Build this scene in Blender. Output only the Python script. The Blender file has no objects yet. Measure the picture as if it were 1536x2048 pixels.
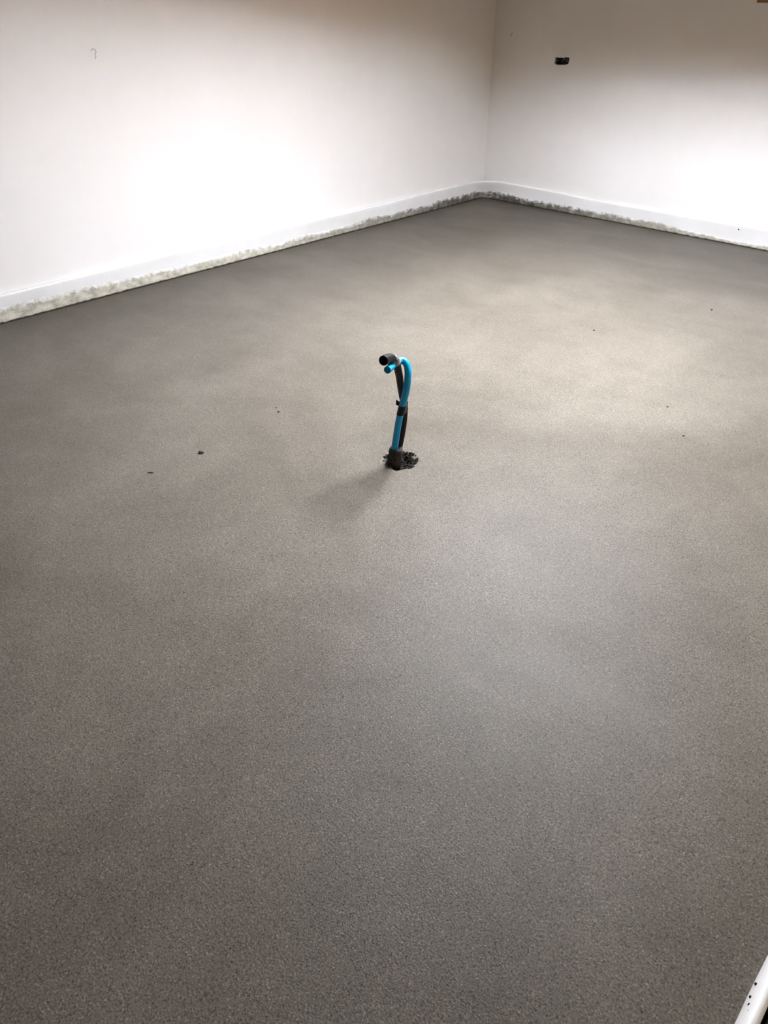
import bpy, bmesh, math, random
from mathutils import Vector, Matrix, noise

random.seed(7)
SC = bpy.context.scene
COL = SC.collection

# ------------------------------------------------------------------ camera
CAM = Vector((4.326, -5.865, 1.5))
cd = bpy.data.cameras.new('camera')
cd.sensor_fit = 'VERTICAL'; cd.sensor_height = 24.0
cd.lens = 24.0 * 1500.0 / 2048.0
cd.clip_start = 0.02
cam = bpy.data.objects.new('camera', cd); COL.objects.link(cam)
cam.location = CAM
cam.rotation_euler = (math.radians(55.5), 0, math.radians(43.5))
SC.camera = cam

# ------------------------------------------------------------------ sky, exposure
ROOF = Vector((2.46, -2.53, 2.145))              # middle of the rooflight's mouth in the unseen ceiling
PITCH = -math.atan(0.135)                          # unseen roof slope, set low at the back to shape the light pools
AX, AY, EY, SHAFT = 0.476, 0.285, 0.50, 0.298      # half size of the glass, flare of the mouth, depth of the shaft
ROOF_M = Matrix.Translation(ROOF) @ Matrix.Rotation(PITCH, 4, 'X')
def roof_z(y): return ROOF.z - 0.135 * (y - ROOF.y)
world = bpy.data.worlds.new('overcast_sky'); SC.world = world
world.use_nodes = True
bg = world.node_tree.nodes['Background']
bg.inputs['Color'].default_value = (0.89, 0.95, 1.05, 1)
bg.inputs['Strength'].default_value = 30.0
pl = bpy.data.lights.new('rooflight_portal', 'AREA')
pl.shape = 'RECTANGLE'; pl.size = 2 * AX; pl.size_y = 2 * AY
pl.cycles.is_portal = True
po = bpy.data.objects.new('rooflight_portal', pl); COL.objects.link(po)
po.matrix_world = ROOF_M @ Matrix.Translation((0, 0, SHAFT + 0.10))
SC.view_settings.view_transform = 'Standard'
SC.view_settings.look = 'None'
SC.view_settings.gamma = 1.0
SC.view_settings.use_curve_mapping = False
SC.view_settings.exposure = 3.16
SC.cycles.max_bounces = 10
SC.cycles.diffuse_bounces = 8
SC.cycles.sample_clamp_indirect = 8.0
SC.cycles.use_denoising = True

# ------------------------------------------------------------------ materials
def mat(name, color=(0.5, 0.5, 0.5), rough=0.6, spec=0.5):
    m = bpy.data.materials.new(name); m.use_nodes = True
    b = m.node_tree.nodes['Principled BSDF']
    b.inputs['Base Color'].default_value = (*color, 1)
    b.inputs['Roughness'].default_value = rough
    b.inputs['Specular IOR Level'].default_value = spec
    return m, m.node_tree, b

def nd(nt, typ, **kw):
    n = nt.nodes.new(typ)
    for k, v in kw.items():
        if k in n.inputs: n.inputs[k].default_value = v
        else: setattr(n, k, v)
    return n

def coords(nt, scale=(1, 1, 1), rot=(0, 0, 0)):
    tc = nd(nt, 'ShaderNodeTexCoord'); mp = nd(nt, 'ShaderNodeMapping')
    mp.inputs['Scale'].default_value = scale; mp.inputs['Rotation'].default_value = rot
    nt.links.new(tc.outputs['Object'], mp.inputs['Vector'])
    return mp.outputs['Vector']

def noise_tex(nt, vec, scale, detail=3, rough=0.5, dist=0.0):
    n = nd(nt, 'ShaderNodeTexNoise')
    n.inputs['Scale'].default_value = scale; n.inputs['Detail'].default_value = detail
    n.inputs['Roughness'].default_value = rough; n.inputs['Distortion'].default_value = dist
    nt.links.new(vec, n.inputs['Vector'])
    return n.outputs['Fac']

def ramp(nt, fac, stops):
    r = nd(nt, 'ShaderNodeValToRGB'); e = r.color_ramp.elements
    while len(e) < len(stops): e.new(0.5)
    for el, (p, c) in zip(e, stops):
        el.position = p; el.color = (*c, 1) if len(c) == 3 else c
    nt.links.new(fac, r.inputs['Fac'])
    return r.outputs['Color']

def mix(nt, fac, a, b, mode='MIX'):
    m = nd(nt, 'ShaderNodeMix', data_type='RGBA', blend_type=mode)
    for sock, v in ((m.inputs['Factor'], fac), (m.inputs['A'], a), (m.inputs['B'], b)):
        pass
    ins = {s.identifier: s for s in m.inputs}
    for key, v in (('Factor_Float', fac), ('A_Color', a), ('B_Color', b)):
        if hasattr(v, 'links') or isinstance(v, bpy.types.NodeSocket): nt.links.new(v, ins[key])
        elif isinstance(v, (int, float)): ins[key].default_value = v
        else: ins[key].default_value = (*v, 1)
    return [o for o in m.outputs if o.identifier == 'Result_Color'][0]

def maprange(nt, v, a, b, c, d):
    m = nd(nt, 'ShaderNodeMapRange')
    for k, x in (('From Min', a), ('From Max', b), ('To Min', c), ('To Max', d)): m.inputs[k].default_value = x
    nt.links.new(v, m.inputs['Value']); return m.outputs['Result']

def bump(nt, bsdf, height, strength, dist, normal=None):
    b = nd(nt, 'ShaderNodeBump')
    b.inputs['Strength'].default_value = strength; b.inputs['Distance'].default_value = dist
    nt.links.new(height, b.inputs['Height'])
    if normal: nt.links.new(normal, b.inputs['Normal'])
    nt.links.new(b.outputs['Normal'], bsdf.inputs['Normal'])
    return b.outputs['Normal']

def white(v): return (v, v, v)

# painted plaster
def plaster(name, base):
    m, nt, b = mat(name, base, 0.75, 0.25)
    v = coords(nt)
    n1 = noise_tex(nt, v, 1.7, 4, 0.55)
    tint = ramp(nt, n1, [(0.3, tuple(c * 0.955 for c in base)), (0.7, base)])
    n2 = noise_tex(nt, coords(nt, (1, 1, 0.25)), 9, 3)
    nt.links.new(mix(nt, 0.25, tint, ramp(nt, n2, [(0.3, tuple(c * 0.94 for c in base)), (0.75, base)])), b.inputs['Base Color'])
    n = bump(nt, b, noise_tex(nt, v, 2.2, 2), 0.35, 0.02)
    bump(nt, b, noise_tex(nt, v, 40, 4), 0.12, 0.004, n)
    return m
M_WALL = plaster('painted_plaster', (0.72, 0.70, 0.672))
M_BACK = plaster('bare_plaster', (0.62, 0.55, 0.44))

# ceiling boards, unseen, warm timber
M_CEIL, nt, b = mat('ceiling_timber', (0.42, 0.29, 0.18), 0.7)
g = noise_tex(nt, coords(nt, (1, 12, 1)), 6, 4)
nt.links.new(ramp(nt, g, [(0.3, (0.22, 0.115, 0.047)), (0.7, (0.30, 0.163, 0.075))]), b.inputs['Base Color'])

# sand and cement screed
def screed(name, tint=1.0, wet=0.0):
    m, nt, b = mat(name, (0.12, 0.107, 0.09), 0.5, 0.12)
    v = coords(nt)
    big = noise_tex(nt, v, 1.3, 4, 0.55, 0.6)
    med = noise_tex(nt, v, 7, 5, 0.6)
    grain = noise_tex(nt, v, 230, 3, 0.7)
    c1 = ramp(nt, big, [(0.3, (0.088 * tint, 0.0745 * tint, 0.057 * tint)), (0.7, (0.120 * tint, 0.103 * tint, 0.081 * tint))])
    c2 = mix(nt, 0.5, c1, ramp(nt, med, [(0.3, white(0.82)), (0.7, white(1.12))]), 'MULTIPLY')
    c3 = mix(nt, 0.6, c2, ramp(nt, grain, [(0.34, white(0.35)), (0.5, white(1.0)), (0.66, white(1.6))]), 'MULTIPLY')
    # sparse dark pits
    vo = nd(nt, 'ShaderNodeTexVoronoi'); vo.inputs['Scale'].default_value = 55; nt.links.new(v, vo.inputs['Vector'])
    pit = ramp(nt, vo.outputs['Distance'], [(0.05, white(0.35)), (0.13, white(1.0))])
    gate = ramp(nt, noise_tex(nt, v, 21, 2), [(0.56, white(0)), (0.62, white(1))])
    c4 = mix(nt, gate, c3, mix(nt, 1.0, c3, pit, 'MULTIPLY'))
    # single sand grains: a few pale, a few dark
    vs = nd(nt, 'ShaderNodeTexVoronoi'); vs.inputs['Scale'].default_value = 330; nt.links.new(v, vs.inputs['Vector'])
    sp = nd(nt, 'ShaderNodeSeparateColor'); nt.links.new(vs.outputs['Color'], sp.inputs[0])
    c4 = mix(nt, 1.0, c4, ramp(nt, sp.outputs[0], [(0.0, white(0.5)), (0.10, white(0.75)), (0.22, white(0.97)), (0.82, white(1.02)), (0.92, white(1.2)), (1.0, white(1.6))]), 'MULTIPLY')
    # floor colour is darker along the left and back walls, with an uneven edge
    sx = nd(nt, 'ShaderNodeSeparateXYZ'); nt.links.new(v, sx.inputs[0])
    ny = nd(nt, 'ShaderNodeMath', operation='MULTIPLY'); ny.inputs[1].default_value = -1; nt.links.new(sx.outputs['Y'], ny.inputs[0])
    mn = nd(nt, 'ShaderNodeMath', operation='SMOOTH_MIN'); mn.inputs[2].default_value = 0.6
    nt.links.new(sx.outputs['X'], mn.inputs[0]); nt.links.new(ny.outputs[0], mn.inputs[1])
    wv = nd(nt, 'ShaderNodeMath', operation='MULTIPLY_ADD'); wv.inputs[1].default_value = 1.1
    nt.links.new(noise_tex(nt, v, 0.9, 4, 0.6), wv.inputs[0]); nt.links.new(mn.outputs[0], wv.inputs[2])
    edge_tone = maprange(nt, wv.outputs[0], 0.55, 1.95, 0.0, 1.0)
    c4 = mix(nt, 1.0, c4, ramp(nt, edge_tone, [(0.0, (0.71, 0.72, 0.705)), (1.0, (1.22, 1.235, 1.26))]), 'MULTIPLY')
    nt.links.new(c4, b.inputs['Base Color'])
    # trowel arcs and patchy gloss
    arcs = noise_tex(nt, coords(nt, (1.0, 2.6, 1), (0, 0, 0.5)), 1.3, 3, 0.5, 0.5)
    nt.links.new(maprange(nt, arcs, 0.2, 0.8, 0.27, 0.47), b.inputs['Roughness'])
    n = bump(nt, b, arcs, 0.12, 0.006)
    n = bump(nt, b, noise_tex(nt, coords(nt, (1, 1.6, 1), (0, 0, 0.7)), 130, 4, 0.7), 0.32, 0.0022, n)
    bump(nt, b, grain, 0.6, 0.0016, n)
    return m
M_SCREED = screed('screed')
M_SCREED_DARK = screed('screed_dark', 0.2)  # same screed, much darker, for the hole and the sub base

# white upstand strip
M_STRIP, nt, b = mat('white_upstand', (0.80, 0.80, 0.79), 0.45, 0.4)
v = coords(nt)
nt.links.new(ramp(nt, noise_tex(nt, v, 3, 4), [(0.3, (0.645, 0.635, 0.615)), (0.6, (0.70, 0.69, 0.672))]), b.inputs['Base Color'])
bump(nt, b, noise_tex(nt, coords(nt, (1, 1, 0.3)), 14, 3), 0.25, 0.01)

M_STRIP2 = M_STRIP.copy(); M_STRIP2.name = 'clean_white_upstand'
for e_ in [n_ for n_ in M_STRIP2.node_tree.nodes if n_.type == 'VALTORGB'][0].color_ramp.elements: e_.color = (0.84, 0.82, 0.79, 1)
# screed smeared on the strip: pale in the open, darker near the corner
M_SMEAR, nt, b = mat('dried_screed_smear', (0.5, 0.47, 0.4), 0.85, 0.2)
v = coords(nt)
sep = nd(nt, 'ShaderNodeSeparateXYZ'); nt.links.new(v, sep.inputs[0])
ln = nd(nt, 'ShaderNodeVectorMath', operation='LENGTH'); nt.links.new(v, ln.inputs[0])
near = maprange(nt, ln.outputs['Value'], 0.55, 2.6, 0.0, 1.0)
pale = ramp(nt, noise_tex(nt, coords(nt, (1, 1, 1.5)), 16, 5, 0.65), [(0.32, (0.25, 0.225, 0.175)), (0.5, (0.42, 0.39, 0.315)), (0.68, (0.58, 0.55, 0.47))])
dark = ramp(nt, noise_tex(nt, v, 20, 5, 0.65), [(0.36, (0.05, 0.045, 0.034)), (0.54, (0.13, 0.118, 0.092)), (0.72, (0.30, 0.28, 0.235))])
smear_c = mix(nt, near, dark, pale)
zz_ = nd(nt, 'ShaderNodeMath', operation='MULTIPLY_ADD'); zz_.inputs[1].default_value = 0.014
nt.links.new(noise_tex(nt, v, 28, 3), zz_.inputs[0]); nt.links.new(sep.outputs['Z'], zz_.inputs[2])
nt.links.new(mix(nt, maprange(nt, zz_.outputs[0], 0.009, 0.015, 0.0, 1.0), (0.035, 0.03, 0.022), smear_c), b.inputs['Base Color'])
# the smear thins out unevenly towards its top, where the white strip shows through
cv_ = nd(nt, 'ShaderNodeAttribute', attribute_name='cover')
ca = nd(nt, 'ShaderNodeMath', operation='MULTIPLY_ADD'); ca.inputs[1].default_value = 1.3
nt.links.new(noise_tex(nt, coords(nt, (1, 1, 1.4)), 26, 5, 0.7), ca.inputs[0]); nt.links.new(cv_.outputs['Fac'], ca.inputs[2])
full = b.inputs['Base Color'].links[0].from_socket
nt.links.new(mix(nt, maprange(nt, ca.outputs[0], 0.62, 0.95, 0.0, 1.0), (0.68, 0.67, 0.65), full), b.inputs['Base Color'])
n = bump(nt, b, noise_tex(nt, coords(nt, (1, 1, 0.6), (0.5, 0.5, 0)), 60, 5, 0.7), 0.8, 0.006)

def simple(name, col, rough, spec=0.5, var=0.2, scale=30, bmp=0.1, bdist=0.002, metallic=0.0):
    m, nt, b = mat(name, col, rough, spec)
    b.inputs['Metallic'].default_value = metallic
    f = noise_tex(nt, coords(nt), scale, 4, 0.6)
    nt.links.new(ramp(nt, f, [(0.3, tuple(c * (1 - var) for c in col)), (0.7, tuple(min(1, c * (1 + var)) for c in col))]), b.inputs['Base Color'])
    bump(nt, b, f, bmp, bdist)
    return m
M_BLUE = simple('blue_polyethylene', (0.0, 0.30, 0.56), 0.34, 0.35, 0.06, 20, 0.03)
M_BLUE_IN = simple('blue_bore', (0.001, 0.20, 0.42), 0.5, 0.3, 0.1)
M_BLACK = simple('black_conduit', (0.006, 0.0055, 0.006), 0.45, 0.28, 0.25, 60)
M_BLACK_IN = simple('black_bore', (0.004, 0.004, 0.004), 0.8, 0.1)
M_BROWN = simple('dusty_black_conduit', (0.018, 0.012, 0.010), 0.7, 0.2, 0.5, 70, 0.3)
M_TAPE = simple('black_tape', (0.005, 0.0045, 0.0045), 0.45, 0.22, 0.2, 80)
M_SILVER = simple('grey_tape', (0.17, 0.17, 0.18), 0.25, 0.6, 0.4, 90, 0.5, 0.004)
M_SLEEVE = simple('dirty_sleeve', (0.040, 0.037, 0.030), 0.85, 0.2, 0.5, 60, 0.6, 0.004)
M_BOX = simple('dark_back_box', (0.016, 0.018, 0.019), 0.5, 0.5, 0.3, 60)
M_CABLE = simple('grey_cable', (0.06, 0.055, 0.058), 0.5, 0.5, 0.2)
M_RAW = simple('broken_plaster', (0.40, 0.35, 0.29), 0.9, 0.2, 0.3, 90, 0.5)
M_WOOD, nt, b = mat('brown_timber', (0.20, 0.10, 0.05), 0.6, 0.3)
nt.links.new(ramp(nt, noise_tex(nt, coords(nt, (1, 8, 14)), 6, 5, 0.6, 0.6), [(0.3, (0.15, 0.072, 0.036)), (0.7, (0.25, 0.13, 0.066))]), b.inputs['Base Color'])
M_CRUMB = simple('dark_crumb', (0.016, 0.0125, 0.010), 0.9, 0.2, 0.5, 200, 0.4)
M_STONE = simple('brown_grit', (0.10, 0.085, 0.062), 0.8, 0.3, 0.6, 160, 0.4)
M_NICK = simple('nick_grey', (0.42, 0.39, 0.37), 0.9, 0.1)  # grey of the small marks on the plaster
M_FRAME = simple('rooflight_frame_paint', (0.7, 0.7, 0.7), 0.5)
M_GLASS = bpy.data.materials.new('rooflight_glass'); M_GLASS.use_nodes = True
nt = M_GLASS.node_tree; nt.nodes.remove(nt.nodes['Principled BSDF'])
tr = nd(nt, 'ShaderNodeBsdfTransparent'); gl = nd(nt, 'ShaderNodeBsdfGlossy', Roughness=0.02)
ms = nd(nt, 'ShaderNodeMixShader'); ms.inputs[0].default_value = 0.06
nt.links.new(tr.outputs[0], ms.inputs[1]); nt.links.new(gl.outputs[0], ms.inputs[2])
nt.links.new(ms.outputs[0], nt.nodes['Material Output'].inputs['Surface'])

# ------------------------------------------------------------------ helpers
def obj(name, bm, m, parent=None, smooth=False, label=None, cat=None, group=None, kind=None, loc=None):
    me = bpy.data.meshes.new(name)
    bmesh.ops.recalc_face_normals(bm, faces=bm.faces) if kind != 'raw' else None
    bm.to_mesh(me); bm.free()
    for x in (m if isinstance(m, (list, tuple)) else [m]): me.materials.append(x)
    if smooth:
        for p in me.polygons: p.use_smooth = True
    o = bpy.data.objects.new(name, me); COL.objects.link(o)
    if parent is not None: o.parent = parent
    if loc is not None: o.location = loc
    if label: o['label'] = label
    if cat: o['category'] = cat
    if group: o['group'] = group
    if kind and kind != 'raw': o['kind'] = kind
    return o

def box(bm, x0, x1, y0, y1, z0, z1, mi=0):
    vs = [bm.verts.new((x, y, z)) for z in (z0, z1) for x, y in ((x0, y0), (x1, y0), (x1, y1), (x0, y1))]
    for f in ((3, 2, 1, 0), (4, 5, 6, 7), (0, 1, 5, 4), (1, 2, 6, 5), (2, 3, 7, 6), (3, 0, 4, 7)):
        bm.faces.new([vs[i] for i in f]).material_index = mi

def smooth_path(pts, sub=8):
    """Catmull-Rom through the points"""
    P = [Vector(p) for p in pts]; out = []
    for i in range(len(P) - 1):
        a, b, c, d = P[max(i - 1, 0)], P[i], P[i + 1], P[min(i + 2, len(P) - 1)]
        for k in range(sub):
            t = k / sub
            out.append(0.5 * ((2 * b) + (c - a) * t + (2 * a - 5 * b + 4 * c - d) * t * t + (3 * b - a - 3 * c + d) * t ** 3))
    out.append(P[-1]); return out

def tube(bm, path, rad, seg=20, bore=None, deep=2.2, cap0=True, squash=None, rough=0.0):
    """swept tube; bore = inner radius of an open far end; returns nothing"""
    n = len(path); rings = []
    T = [(path[min(i + 1, n - 1)] - path[max(i - 1, 0)]).normalized() for i in range(n)]
    ref = Vector((1, 0, 0)) if abs(T[0].x) < 0.9 else Vector((0, 1, 0))
    u = (ref - T[0] * ref.dot(T[0])).normalized()
    for i in range(n):
        u = (u - T[i] * u.dot(T[i])).normalized(); w = T[i].cross(u)
        r = rad(i / (n - 1)) if callable(rad) else rad
        ring = []
        for k in range(seg):
            a = 2 * math.pi * k / seg
            rr = r * (1 + rough * noise.noise(path[i] * 60 + Vector((math.cos(a), math.sin(a), 0)) * 1.3))
            ring.append(bm.verts.new(path[i] + (u * math.cos(a) + w * math.sin(a)) * rr))
        rings.append(ring)
    def bridge(A, B, mi=0):
        for k in range(seg):
            f = bm.faces.new((A[k], A[(k + 1) % seg], B[(k + 1) % seg], B[k])); f.material_index = mi
    for A, B in zip(rings, rings[1:]): bridge(A, B)
    if cap0: bm.faces.new(list(reversed(rings[0])))
    e = rings[-1]
    if bore:
        c = path[-1]; k = bore / (rad(1) if callable(rad) else rad)
        lip = [bm.verts.new(c + (v.co - c) * k) for v in e]
        back = [bm.verts.new(v.co - T[-1] * bore * deep) for v in lip]
        bridge(e, lip); bridge(lip, back, 1)
        f = bm.faces.new(back); f.material_index = 1
    else: bm.faces.new(e)

# ------------------------------------------------------------------ room shell
XW, YW = -0.026, 0.026            # wall faces; the strip's foot runs on x = 0 and y = 0
XR, YN = 4.4185, -8.2              # near side wall and far end of the room
GAP = 0.018

# floor: one slab, finer around the pipe where it is ragged
PB = Vector((2.632, -4.035, 0))   # where the pipes leave the screed
def hole_depth(x, y):
    d = Vector((x - PB.x, y - PB.y))
    # plan axes seen from the camera: right and away
    r = d.x * 0.725 + d.y * 0.688; f = -d.x * 0.688 + d.y * 0.725
    q = math.hypot((r - 0.033) / 0.066, (f - 0.050) / 0.072)
    q += 0.35 * noise.noise(Vector((x * 22, y * 22, 1.0)))
    e = max(0.0, 1 - q)
    z = -0.030 * min(1, e * 1.6) + (0.010 * noise.noise(Vector((x * 90, y * 90, 3))) if e > 0 else 0) * min(1, e * 4)
    rim = math.exp(-((q - 1.15) / 0.25) ** 2)
    return z + 0.0012 * rim * (0.5 + noise.noise(Vector((x * 70, y * 70, 7))))
bm = bmesh.new()
RC = 0.07
bx0, bx1, by0, by1 = PB.x - 0.24, PB.x + 0.24, PB.y - 0.24, PB.y + 0.24
N = 96
def corner_edge():
    pts = []
    for i in range(9):
        a = math.pi - i * math.pi / 16
        pts.append((GAP + RC + RC * math.cos(a), -GAP - RC + RC * math.sin(a)))
    return pts
out = [(GAP, YN)] + corner_edge() + [(4.376, -GAP), (4.376, YN)]
inn = [(bx0, by0), (bx0, by1), (bx1, by1), (bx1, by0)]
V = lambda p, z=0: bm.verts.new((p[0], p[1], z))
ov = [V(p) for p in out]; ob = [V(p, -0.06) for p in out]; iv = [V(p) for p in inn]
bm.faces.new((ov[0], iv[0], iv[1], *reversed(ov[1:6])))
bm.faces.new((*ov[5:11], iv[2], iv[1]))
bm.faces.new((ov[10], ov[11], iv[3], iv[2]))
bm.faces.new((ov[11], ov[0], iv[0], iv[3]))
for i in range(len(ov)):
    j = (i + 1) % len(ov); bm.faces.new((ov[i], ob[i], ob[j], ov[j]))
gv = {}
for i in range(N + 1):
    for j in range(N + 1):
        x = bx0 + (bx1 - bx0) * i / N; y = by0 + (by1 - by0) * j / N
        edge = i in (0, N) or j in (0, N)
        gv[i, j] = bm.verts.new((x, y, 0 if edge else hole_depth(x, y)))
for i in range(N):
    for j in range(N):
        f = bm.faces.new((gv[i, j], gv[i + 1, j], gv[i + 1, j + 1], gv[i, j + 1]))
        zc = sum(v.co.z for v in f.verts) / 4
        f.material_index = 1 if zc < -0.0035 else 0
        f.smooth = True
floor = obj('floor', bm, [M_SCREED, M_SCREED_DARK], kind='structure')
floor['label'] = 'grey sand and cement screed floor with a fine grain'
# sub base under the gap at the walls
bm = bmesh.new(); box(bm, XW - 0.2, XR + 0.2, YN - 0.2, YW + 0.2, -0.12, -0.055)
obj('trim_1', bm, M_SCREED_DARK, kind='structure')

# ragged opening for the wall box, in the back wall (points traced on the wall plane in metres)
HOLE = [(0.585, 1.112), (0.615, 1.106), (0.642, 1.110), (0.658, 1.105), (0.668, 1.113), (0.700, 1.112), (0.7115, 1.108),
        (0.7115, 1.09), (0.706, 1.068), (0.690, 1.064), (0.668, 1.061), (0.640, 1.060), (0.612, 1.057), (0.597, 1.061), (0.580, 1.066), (0.582, 1.09)]
bm = bmesh.new()
x0, x1, z0, z1 = XW - 0.1, XR + 0.1, -0.06, roof_z(YW) + 0.05
corn = [(x0, z1), (x1, z1), (x1, z0), (x0, z0)]
W = lambda p, y=YW: bm.verts.new((p[0], y, p[1]))
cv = [W(p) for p in corn]; hv = [W(p) for p in HOLE]; hb = [W((p[0] * 0.94 + 0.645 * 0.06, p[1] * 0.94 + 1.085 * 0.06), YW + 0.016) for p in HOLE]
i7, i14 = 6, 13
bm.faces.new((cv[0], cv[1], *reversed(hv[0:7])))
bm.faces.new((cv[1], cv[2], hv[8], hv[7], hv[6]))
bm.faces.new((cv[2], cv[3], *reversed(hv[8:15])))
bm.faces.new((cv[3], cv[0], hv[0], hv[15], hv[14]))
for i in range(len(hv)):
    j = (i + 1) % len(hv); f = bm.faces.new((hv[i], hv[j], hb[j], hb[i])); f.material_index = 1
bk = [W(p, YW + 0.2) for p in corn]
for i in range(4):
    j = (i + 1) % 4; bm.faces.new((cv[i], cv[j], bk[j], bk[i]))
bm.faces.new(bk)
wall_back = obj('wall_back', bm, [M_WALL, M_RAW], kind='structure')

def side_wall(name, x0, x1, m):
    bm = bmesh.new(); Y = (YN - 0.2, YW + 0.2)
    A = [bm.verts.new((x, y, z)) for x in (x0, x1) for y, z in ((Y[0], -0.06), (Y[1], -0.06), (Y[1], roof_z(Y[1]) + 0.05), (Y[0], roof_z(Y[0]) + 0.05))]
    for f in ((0, 1, 2, 3), (7, 6, 5, 4), (0, 4, 5, 1), (1, 5, 6, 2), (2, 6, 7, 3), (3, 7, 4, 0)): bm.faces.new([A[i] for i in f])
    return obj(name, bm, m, kind='structure')
wall_left = side_wall('wall_left', XW - 0.2, XW, M_WALL)
side_wall('wall_right', XR, XR + 0.2, M_BACK)
bm = bmesh.new(); box(bm, XW - 0.2, XR + 0.2, YN - 0.2, YN, -0.06, roof_z(YN) + 0.05); obj('wall_front', bm, M_BACK, kind='structure')

# unseen ceiling, its slope and flared rooflight shaft shaped to form the light pools
bm = bmesh.new()
def rect(x0, x1, y0, y1, z): return [bm.verts.new(p) for p in ((x0, y0, z), (x1, y0, z), (x1, y1, z), (x0, y1, z))]
EXT = (XW - 0.2 - ROOF.x, XR + 0.2 - ROOF.x, -6.3, 2.9)
lo, hi = rect(*EXT, 0), rect(*EXT, SHAFT)
mouth, top = rect(-AX - 0.14, AX, -AY - EY, AY + EY - 0.05, 0), rect(-AX, AX, -AY, AY, SHAFT)
for P, Q in ((lo, mouth), (mouth, top), (top, hi), (hi, lo)):
    for i in range(4):
        j = (i + 1) % 4; bm.faces.new((P[i], P[j], Q[j], Q[i]))
obj('ceiling', bm, M_CEIL, kind='structure').matrix_world = ROOF_M
bm = bmesh.new()
t = 0.05
for r in ((-AX - t, -AX, -AY - t, AY + t), (AX, AX + t, -AY - t, AY + t), (-AX, AX, -AY - t, -AY), (-AX, AX, AY, AY + t)):
    box(bm, *r, SHAFT, SHAFT + 0.07)
win = obj('window_1', bm, M_FRAME, kind='structure'); win.matrix_world = ROOF_M
bm = bmesh.new(); box(bm, -AX - 0.01, AX + 0.01, -AY - 0.01, AY + 0.01, SHAFT + 0.071, SHAFT + 0.077)
obj('pane', bm, M_GLASS, win)

# ------------------------------------------------------------------ upstand strip round the walls
def strip_path(d, r, ys, xs, na=14):
    """plan line at distance d from the wall faces with corner radius r"""
    pts = []
    xa, ya = XW + d, YW - d
    for y in ys: pts.append((xa, min(y, ya - r), Vector((1, 0, 0))))
    for i in range(1, na):
        a = math.pi - i * (math.pi / 2) / na
        pts.append((xa + r + r * math.cos(a), ya - r + r * math.sin(a), Vector((-math.cos(a), -math.sin(a), 0))))
    for x in xs: pts.append((max(x, xa + r), ya, Vector((0, -1, 0))))
    return pts
YS = [YN + 0.02 + (-0.30 - YN - 0.02) * (i / 470) for i in range(471)]
XS = [0.30 + (4.36 - 0.30) * (i / 270) for i in range(271)]
def s_of(i): return i * 0.0165
def sweep(bm, rows):
    R = [[bm.verts.new(p) for p in row] for row in rows]
    for A, B in zip(R, R[1:]):
        for k in range(len(A) - 1):
            bm.faces.new((A[k], A[k + 1], B[k + 1], B[k]))
prof = [(-0.05, 0.024, 0.085), (0.0, 0.024, 0.085), (0.03, 0.0215, 0.10), (0.07, 0.022, 0.14), (0.11, 0.0245, 0.19), (0.138, 0.026, 0.21),
        (0.146, 0.0255, 0.215), (0.1495, 0.0225, 0.215), (0.150, 0.016, 0.215), (0.149, 0.004, 0.205), (0.146, 0.0, 0.20)]
rows = []
for z, d, r in prof:
    row = []
    for i, (x, y, nrm) in enumerate(strip_path(d, r, YS, XS)):
        s = i * 0.0165
        wob = 0.004 * noise.noise(Vector((s * 1.1, 2.0, z * 4))) + 0.0022 * noise.noise(Vector((s * 4.5, 5.0, z * 9)))
        k = min(1, max(0, z) / 0.1) * (1 if d > 0.01 else 0)
        dz = (0.008 * noise.noise(Vector((s * 0.7, 0, 9.0))) + 0.003 * noise.noise(Vector((s * 3.0, 0, 4)))) * (1 if z > 0.12 else max(0, z) / 0.12)
        if x > 0.5 and y > -0.3: dz -= 0.013 * min(1, (x - 0.5) / 0.6) * (1 if z > 0.12 else max(0, z) / 0.12)
        p = Vector((x, y, z + dz)) + nrm * wob * k
        row.append(p)
    rows.append(row)
bm = bmesh.new(); sweep(bm, rows)
strip = obj('edge_strip', bm, M_STRIP, smooth=True,
            label='white upstand strip along the foot of the left and back walls, turning the far corner', cat='edge strip')

def smear_h(s, i, tot):
    """height of the dried screed on the strip"""
    h = 0.064 + 0.022 * noise.noise(Vector((s * 0.9, 1, 1))) + 0.024 * noise.noise(Vector((s * 3.1, 3, 1))) + 0.008 * noise.noise(Vector((s * 11, 7, 1)))
    return h
rows = []
K = 9
base = strip_path(0.0, 0.085, YS, XS)
for k in range(K + 1):
    t = k / K; row = []
    z_for = lambda h: -0.03 + t * (h + 0.03)
    # radius and offset follow the strip's own profile
    rr = 0.085 + 0.055 * max(0, (t * 0.055)) / 0.055 * 0.6
    for i, (x, y, nrm) in enumerate(strip_path(0.0235, rr, YS, XS)):
        s = i * 0.0165
        h = smear_h(s, i, len(base))
        if y < -4.0 + 0.6 and x < 0.2:   # deeper smear at the near left
            h += 0.022 * min(1, (-3.4 - y) / 0.6)
        dist = math.hypot(x, y)
        if dist < 0.35: h = h * 0.6 + 0.032
        if x > 1.3: h *= max(0.55, 1 - (x - 1.3) * 0.5)
        z = z_for(max(0.012, h))
        thick = 0.0055 * (1 - t) ** 0.6 + 0.004 * max(0, noise.noise(Vector((s * 9 + z * 60, z * 40, 2)))) * (1 - t * t)
        ridge = 0.0022 * math.sin(s * 150 + z * 420 + 3 * noise.noise(Vector((s * 3, 0, 0)))) * (1 - t * t) * max(0, noise.noise(Vector((s * 0.8, 4, 4))) + 0.35)
        thick += ridge
        if t == 1: thick = -0.003
        row.append(Vector((x, y, z)) + nrm * thick)
    rows.append(row)
bm = bmesh.new(); lay = bm.verts.layers.float.new('cover'); sweep(bm, rows)
bm.verts.ensure_lookup_table()
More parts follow.
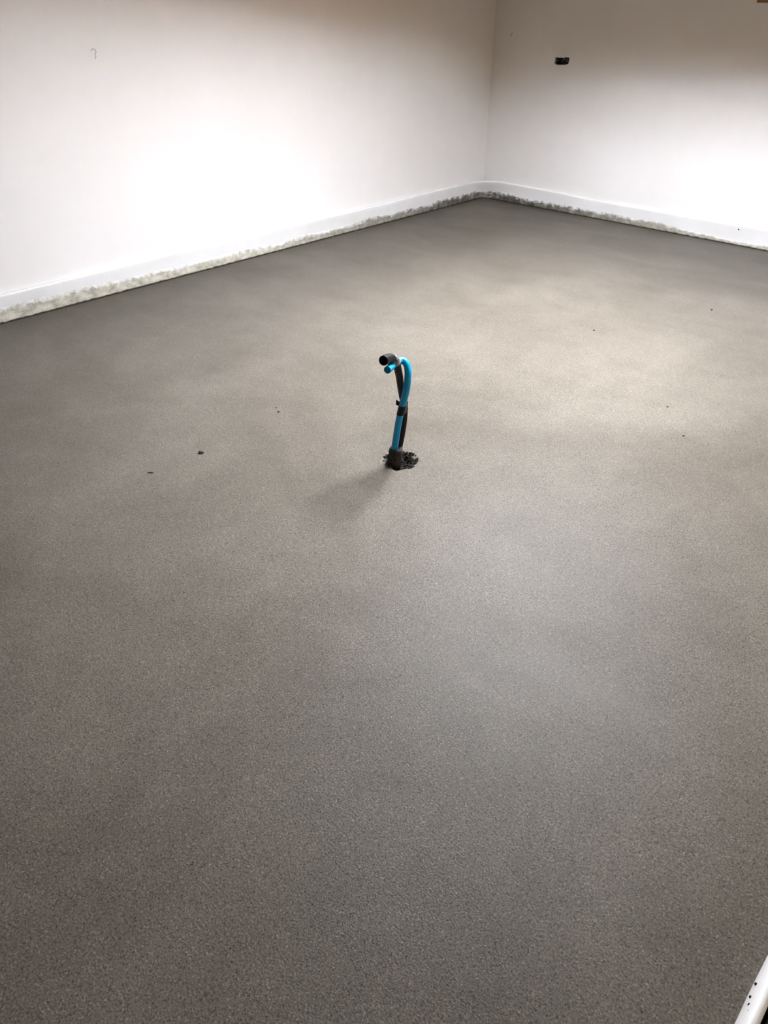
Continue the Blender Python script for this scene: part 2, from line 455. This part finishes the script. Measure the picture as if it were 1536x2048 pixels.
for i, vv in enumerate(bm.verts): vv[lay] = 1 - (i // len(rows[0])) / K
obj('screed_smear', bm, M_SMEAR, strip, smooth=True, label='rough dried screed smeared along the bottom of the strip')
# a small stain on the strip at the corner, a dark spot on it further right
bm = bmesh.new(); bmesh.ops.create_icosphere(bm, subdivisions=2, radius=0.0055)
for v in bm.verts: v.co.y *= 0.4
obj('dirt_spot', bm, M_CRUMB, strip, loc=(2.307, -0.001, 0.108))

# near side strip, seen from above in the bottom right corner
rows = []
NS = 150
for z, dx in ((-0.05, 0.0), (0.0, 0.0), (0.015, -0.002), (0.035, 0.0), (0.055, 0.006), (0.068, 0.014), (0.074, 0.024), (0.070, 0.033), (0.055, 0.039), (0.02, 0.042), (-0.05, 0.043)):
    row = []
    for i in range(NS + 1):
        y = -7.9 + 5.4 * i / NS
        w = 0.004 * noise.noise(Vector((y * 2.2, z * 10, 0))) + 0.0015 * noise.noise(Vector((y * 9, z * 20, 3)))
        row.append(Vector((4.3765 + 0.76 * dx + w * (1 if z > -0.01 else 0), y, 0.75 * z + 0.5 * w)))
    rows.append(row)
bm = bmesh.new(); sweep(bm, rows)
near_strip = obj('edge_strip', bm, M_STRIP2, smooth=True, label='white rounded strip beside the screed in the bottom right corner', cat='edge strip')
for k, (y, z) in enumerate(((-4.945, 0.044), (-4.991, 0.052), (-4.974, 0.046), (-5.004, 0.057))):
    bm = bmesh.new(); bmesh.ops.create_icosphere(bm, subdivisions=1, radius=0.003 + 0.001 * (k % 2))
    obj('screed_fleck', bm, M_CRUMB, near_strip, loc=(4.3765 + 0.76 * (0.006 + 0.01 * (z - 0.05) / 0.011), y, 0.75 * z))

# ------------------------------------------------------------------ wall box
bxo = bpy.data.objects.new('wall_box', None); COL.objects.link(bxo)
bxo.location = (0.645, YW + 0.016, 1.086)
bxo['label'] = 'dark recessed electrical back box in its ragged hole high on the back wall'; bxo['category'] = 'wall box'
hw, hh, dp = 0.0655, 0.032, 0.045
bm = bmesh.new()
def ring(y, w, h): return [bm.verts.new((sx * w, y, sz * h)) for sx, sz in ((-1, -1), (1, -1), (1, 1), (-1, 1))]
A, B, C_, D = ring(0.0, hw, hh), ring(0.0, hw - 0.004, hh - 0.004), ring(dp, hw - 0.006, hh - 0.006), ring(dp + 0.002, hw, hh)
for P, Q in ((A, B), (B, C_), (A, D)):
    for i in range(4):
        j = (i + 1) % 4; bm.faces.new((P[i], P[j], Q[j], Q[i]))
bm.faces.new(C_); bm.faces.new(D)
obj('back_box', bm, M_BOX, bxo)
for sx in (-1, 1):
    bm = bmesh.new(); box(bm, sx * 0.052 - 0.006, sx * 0.052 + 0.006, 0.003, 0.03, -0.007, 0.007)
    bmesh.ops.bevel(bm, geom=bm.edges[:], offset=0.002, segments=2, affect='EDGES')
    obj('screw_lug', bm, M_CABLE if sx < 0 else M_BOX, bxo)
bm = bmesh.new()
tube(bm, smooth_path([(-0.02, 0.042, -0.004), (-0.022, 0.025, -0.006), (-0.005, 0.014, 0.006), (0.02, 0.012, 0.008), (0.04, 0.018, -0.006)], 6), 0.005, 10)
obj('cable', bm, M_CABLE, bxo, smooth=True)

# small nicks on the plaster, parts of the walls
def nick(parent, pts, r, name='plaster_nick'):
    bm = bmesh.new(); tube(bm, smooth_path(pts, 5), r, 6)
    return obj(name, bm, M_NICK, parent, smooth=True)
E_ = XW + 0.0002
nick(wall_left, [(E_, -3.545, 1.262), (E_, -3.535, 1.270), (E_, -3.522, 1.268), (E_, -3.516, 1.256), (E_, -3.524, 1.246), (E_, -3.522, 1.236), (E_, -3.530, 1.224)], 0.0022)
nick(wall_back, [(0.145, YW - 0.0002, 1.235), (0.150, YW - 0.0002, 1.25), (0.158, YW - 0.0002, 1.265)], 0.003)

# timber board fixed to the back wall, only its lower corner in frame
bm = bmesh.new(); box(bm, 0, 1.5, -0.018, 0, 0, 0.14)
bmesh.ops.bevel(bm, geom=bm.edges[:], offset=0.002, segments=2, affect='EDGES')
obj('timber_board', bm, M_WOOD, label='brown timber board on the back wall at the top right corner of the photo', cat='board', loc=(2.052, YW, 1.467))

# ------------------------------------------------------------------ pipes standing out of the screed
TH, HZ = math.radians(34.5), math.radians(43.5)
FW = Vector((-math.sin(HZ) * math.cos(TH), math.cos(HZ) * math.cos(TH), -math.sin(TH)))
RT = Vector((math.cos(HZ), math.sin(HZ), 0)); UP = RT.cross(FW)
HEAD = Vector((-math.sin(HZ), math.cos(HZ), 0))
def zp(u, v, away=0.0):
    """real point of the bundle: measured on an upright plane through its foot, then moved away from or towards the room's door"""
    px, py = 700 + u / 7.68, 690 + v / 7.68
    r = FW + RT * ((px - 768) / 1500) + UP * ((1024 - py) / 1500)
    t = ((PB - CAM).dot(HEAD) + away + 0.032) / r.dot(HEAD)
    return CAM + r * t - PB
pipes = bpy.data.objects.new('pipe_stub', None); COL.objects.link(pipes)
pipes.location = PB
pipes['label'] = 'blue water pipe and black conduit taped together, hooked over, rising from the screed'; pipes['category'] = 'pipe'
# blue pipe
bp = [zp(668, 1760, 0), zp(678, 1640, -.002), zp(712, 1400, -.004), zp(752, 1160, -.006), zp(800, 960, -.010), zp(846, 780, -.014), zp(880, 600, -.010), zp(892, 440, 0.0),
      zp(880, 330, .012), zp(845, 262, .022), zp(795, 238, .026), zp(735, 262, .012), zp(680, 296, -.020), zp(630, 336, -.050), zp(574, 384, -.085)]
bm = bmesh.new(); tube(bm, smooth_path(bp, 8), 0.0130, 24, bore=0.0105, deep=0.25)
obj('blue_pipe', bm, [M_BLUE, M_BLUE_IN], pipes, smooth=False)
# black conduit, behind the blue one below the tape and left of it above
kp = [zp(745, 1780, .030), zp(752, 1600, .030), zp(790, 1400, .030), zp(822, 1200, .030), zp(836, 1040, .028), zp(826, 900, .026), zp(800, 760, .022), zp(778, 620, .014),
      zp(758, 480, .004), zp(735, 370, -.010)]
bm = bmesh.new(); tube(bm, smooth_path(kp[:6], 8), 0.0125, 20)
low = obj('conduit', bm, M_BROWN, pipes, smooth=True, label='dusty brown black lower length of conduit')
bm = bmesh.new(); tube(bm, smooth_path(kp[4:], 8), lambda t: 0.0125 + 0.0015 * t, 20)
obj('conduit', bm, M_BLACK, pipes, smooth=True)
hp = [zp(742, 400, -.008), zp(722, 310, -.016), zp(690, 245, -.022), zp(640, 212, -.034), zp(585, 212, -.052), zp(512, 240, -.082)]
bm = bmesh.new(); tube(bm, smooth_path(hp, 8), lambda t: 0.0125 + 0.0052 * min(1, t * 1.5), 24, bore=0.0150)
obj('conduit_elbow', bm, [M_BLACK, M_BLACK_IN], pipes, smooth=True)
# grey tape round the elbow
path = smooth_path(hp, 8)
bm = bmesh.new(); tube(bm, path[10:27], lambda t: 0.0172 + 0.0012 * math.sin(t * 20), 20, rough=0.2)
obj('grey_tape', bm, M_SILVER, pipes, smooth=True, label='shiny grey tape wrapped round the bend')
bm = bmesh.new(); tube(bm, [zp(742, 240, -.008), zp(738, 262, -.010), zp(730, 292, -.012)], 0.0055, 10)
obj('tape_end', bm, M_TAPE, pipes, smooth=True)
# black tape binding both pipes
def tape_band(v0, v1, r):
    bm = bmesh.new(); seg = 28; rings = []
    for k in range(5):
        t = k / 4; vv = v0 + (v1 - v0) * t
        zz = zp(800, vv, 0).z
        a = min(smooth_path(bp, 24), key=lambda p: abs(p.z - zz) + (9 if p.z > 0.40 else 0)); b_ = min(smooth_path(kp, 24), key=lambda p: abs(p.z - zz))
        ax = (b_ - a); mid = (a + b_) / 2; L = ax.length / 2; ax.normalize()
        side = ax.cross(Vector((0, 0, 1))).normalized()
        ring_ = []
        for q in range(seg):
            an = 2 * math.pi * q / seg
            ring_.append(bm.verts.new(mid + ax * (math.cos(an) * r + math.copysign(L, math.cos(an))) + side * math.sin(an) * r))
        rings.append(ring_)
    for A, B in zip(rings, rings[1:]):
        for q in range(seg): bm.faces.new((A[q], A[(q + 1) % seg], B[(q + 1) % seg], B[q]))
    bm.faces.new(rings[0]); bm.faces.new(rings[-1]); return bm
band = obj('tape', tape_band(905, 1050, 0.0146), M_TAPE, pipes, smooth=False)
def flag(pts, th):
    bm = bmesh.new(); A = [bm.verts.new(p) for p in pts]; B = [bm.verts.new(p + HEAD * th) for p in pts]
    bm.faces.new(A); bm.faces.new(list(reversed(B)))
    for i in range(len(A)):
        j = (i + 1) % len(A); bm.faces.new((A[j], A[i], B[i], B[j]))
    return bm
obj('tape_tail', flag([zp(708, 835, .012), zp(755, 872, .010), zp(790, 900, .004), zp(785, 955, .004), zp(748, 938, .008), zp(704, 915, .012)], 0.0015), M_TAPE, band)
obj('tape_tail', flag([zp(886, 865, .02), zp(893, 868, .02), zp(884, 960, .02), zp(862, 960, .02)], 0.0015), M_TAPE, band)
# dirty sleeve at the foot
sp = [zp(664, 1900, .004), zp(682, 1780, .003), zp(698, 1680, .002), zp(710, 1585, .002)]
bm = bmesh.new(); tube(bm, smooth_path(sp, 8), lambda t: 0.0300 - 0.0055 * t * t, 24, rough=0.2)
obj('pipe_sleeve', bm, M_SLEEVE, pipes, smooth=True, label='dirty grey sleeve round the foot of the pipes')
# splash rings on the blue pipe
bpath = smooth_path(bp, 8)
for k in (9, 10, 11, 12, 13):
    bm = bmesh.new(); c = bpath[k]; d = (bpath[k + 1] - bpath[k]).normalized()
    tube(bm, [c - d * 0.0012, c + d * 0.0012], 0.0133, 20, rough=0.05)
    obj('splash_ring', bm, M_SLEEVE if k < 10 else M_BLUE_IN, pipes)

# dark loose crumbs in the hole round the foot
bm = bmesh.new()
for i in range(760):
    a = random.uniform(0, 2 * math.pi); q = random.random() ** 0.6
    r = 0.034 + q * 0.070 * math.cos(a); f = 0.050 + q * 0.070 * math.sin(a)
    x = PB.x + 0.725 * r - 0.688 * f; y = PB.y + 0.688 * r + 0.725 * f
    if math.hypot(r - 0.002, f - 0.040) < 0.037: continue
    if noise.noise(Vector((x * 45, y * 45, 11))) < -0.16: continue
    s = random.uniform(0.0016, 0.0046)
    z = hole_depth(x, y) + s * 0.4
    mtx = Matrix.Translation((x, y, z)) @ Matrix.Rotation(random.uniform(0, 6.28), 4, Vector((random.random(), random.random(), random.random() + 0.1)).normalized()) @ Matrix.Diagonal((s * random.uniform(0.8, 1.6), s, s * random.uniform(0.5, 1), 1))
    bmesh.ops.create_icosphere(bm, subdivisions=1, radius=1, matrix=mtx)
obj('screed_crumbs', bm, M_CRUMB, kind='stuff', label='dark loose crumbs in the ragged hole round the foot of the pipes', cat='crumbs')

# ------------------------------------------------------------------ bits lying on the screed
def grit(x, y, size, m, label, sq=(1, 0.75, 0.6), rot=0.0, seed=0, name='grit'):
    bm = bmesh.new(); bmesh.ops.create_icosphere(bm, subdivisions=2, radius=1)
    for v in bm.verts:
        k = 1 + 0.45 * noise.noise(v.co * 1.7 + Vector((seed, 0, 0)))
        v.co = Vector((v.co.x * sq[0], v.co.y * sq[1], v.co.z * sq[2])) * k * size
    zmin = min(v.co.z for v in bm.verts)
    for v in bm.verts: v.co.z -= zmin * 0.85
    o = obj(name, bm, m, label=label, cat='grit', group='bits of grit lying on the screed', loc=(x, y, 0))
    o.rotation_euler.z = rot
    return o
grit(2.010, -4.483, 0.0095, M_STONE, 'largest brown pebble on the screed, left of the pipes', (1.1, 0.8, 0.65), 0.76, 1, 'pebble')
grit(1.957, -4.04, 0.0042, M_CRUMB, 'small dark speck, the lower right one of two left of the pipe tops', (1.3, 0.8, 0.5), 0.5, 2)
grit(1.918, -4.02, 0.0034, M_CRUMB, 'small dark speck, the upper left one of two left of the pipe tops', (1, 0.9, 0.6), 0.2, 3)
for k, (x, y, z) in enumerate(((2.452, -2.227, 0.006), (3.341, -3.025, 0.0045), (2.778, -1.470, 0.0065), (3.17, -2.82, 0.004))):
    grit(x, y, z, M_CRUMB, ("tiny dark speck on the screed, up and right of the blue pipe's bend", 'tiny dark speck on the screed level with the pipe foot, near the right edge',
         'tiny dark speck farthest back on the right, towards the bright part of the back wall', 'tiny dark speck just behind the one level with the pipe foot at the right')[k], (1.2, 0.8, 0.4), k, 10 + k)
grit(1.995, -4.705, 0.0075, M_STONE, 'thin flat chip on the screed below and left of the brown pebble', (1.6, 0.35, 0.3), 0.75, 21, 'chip')
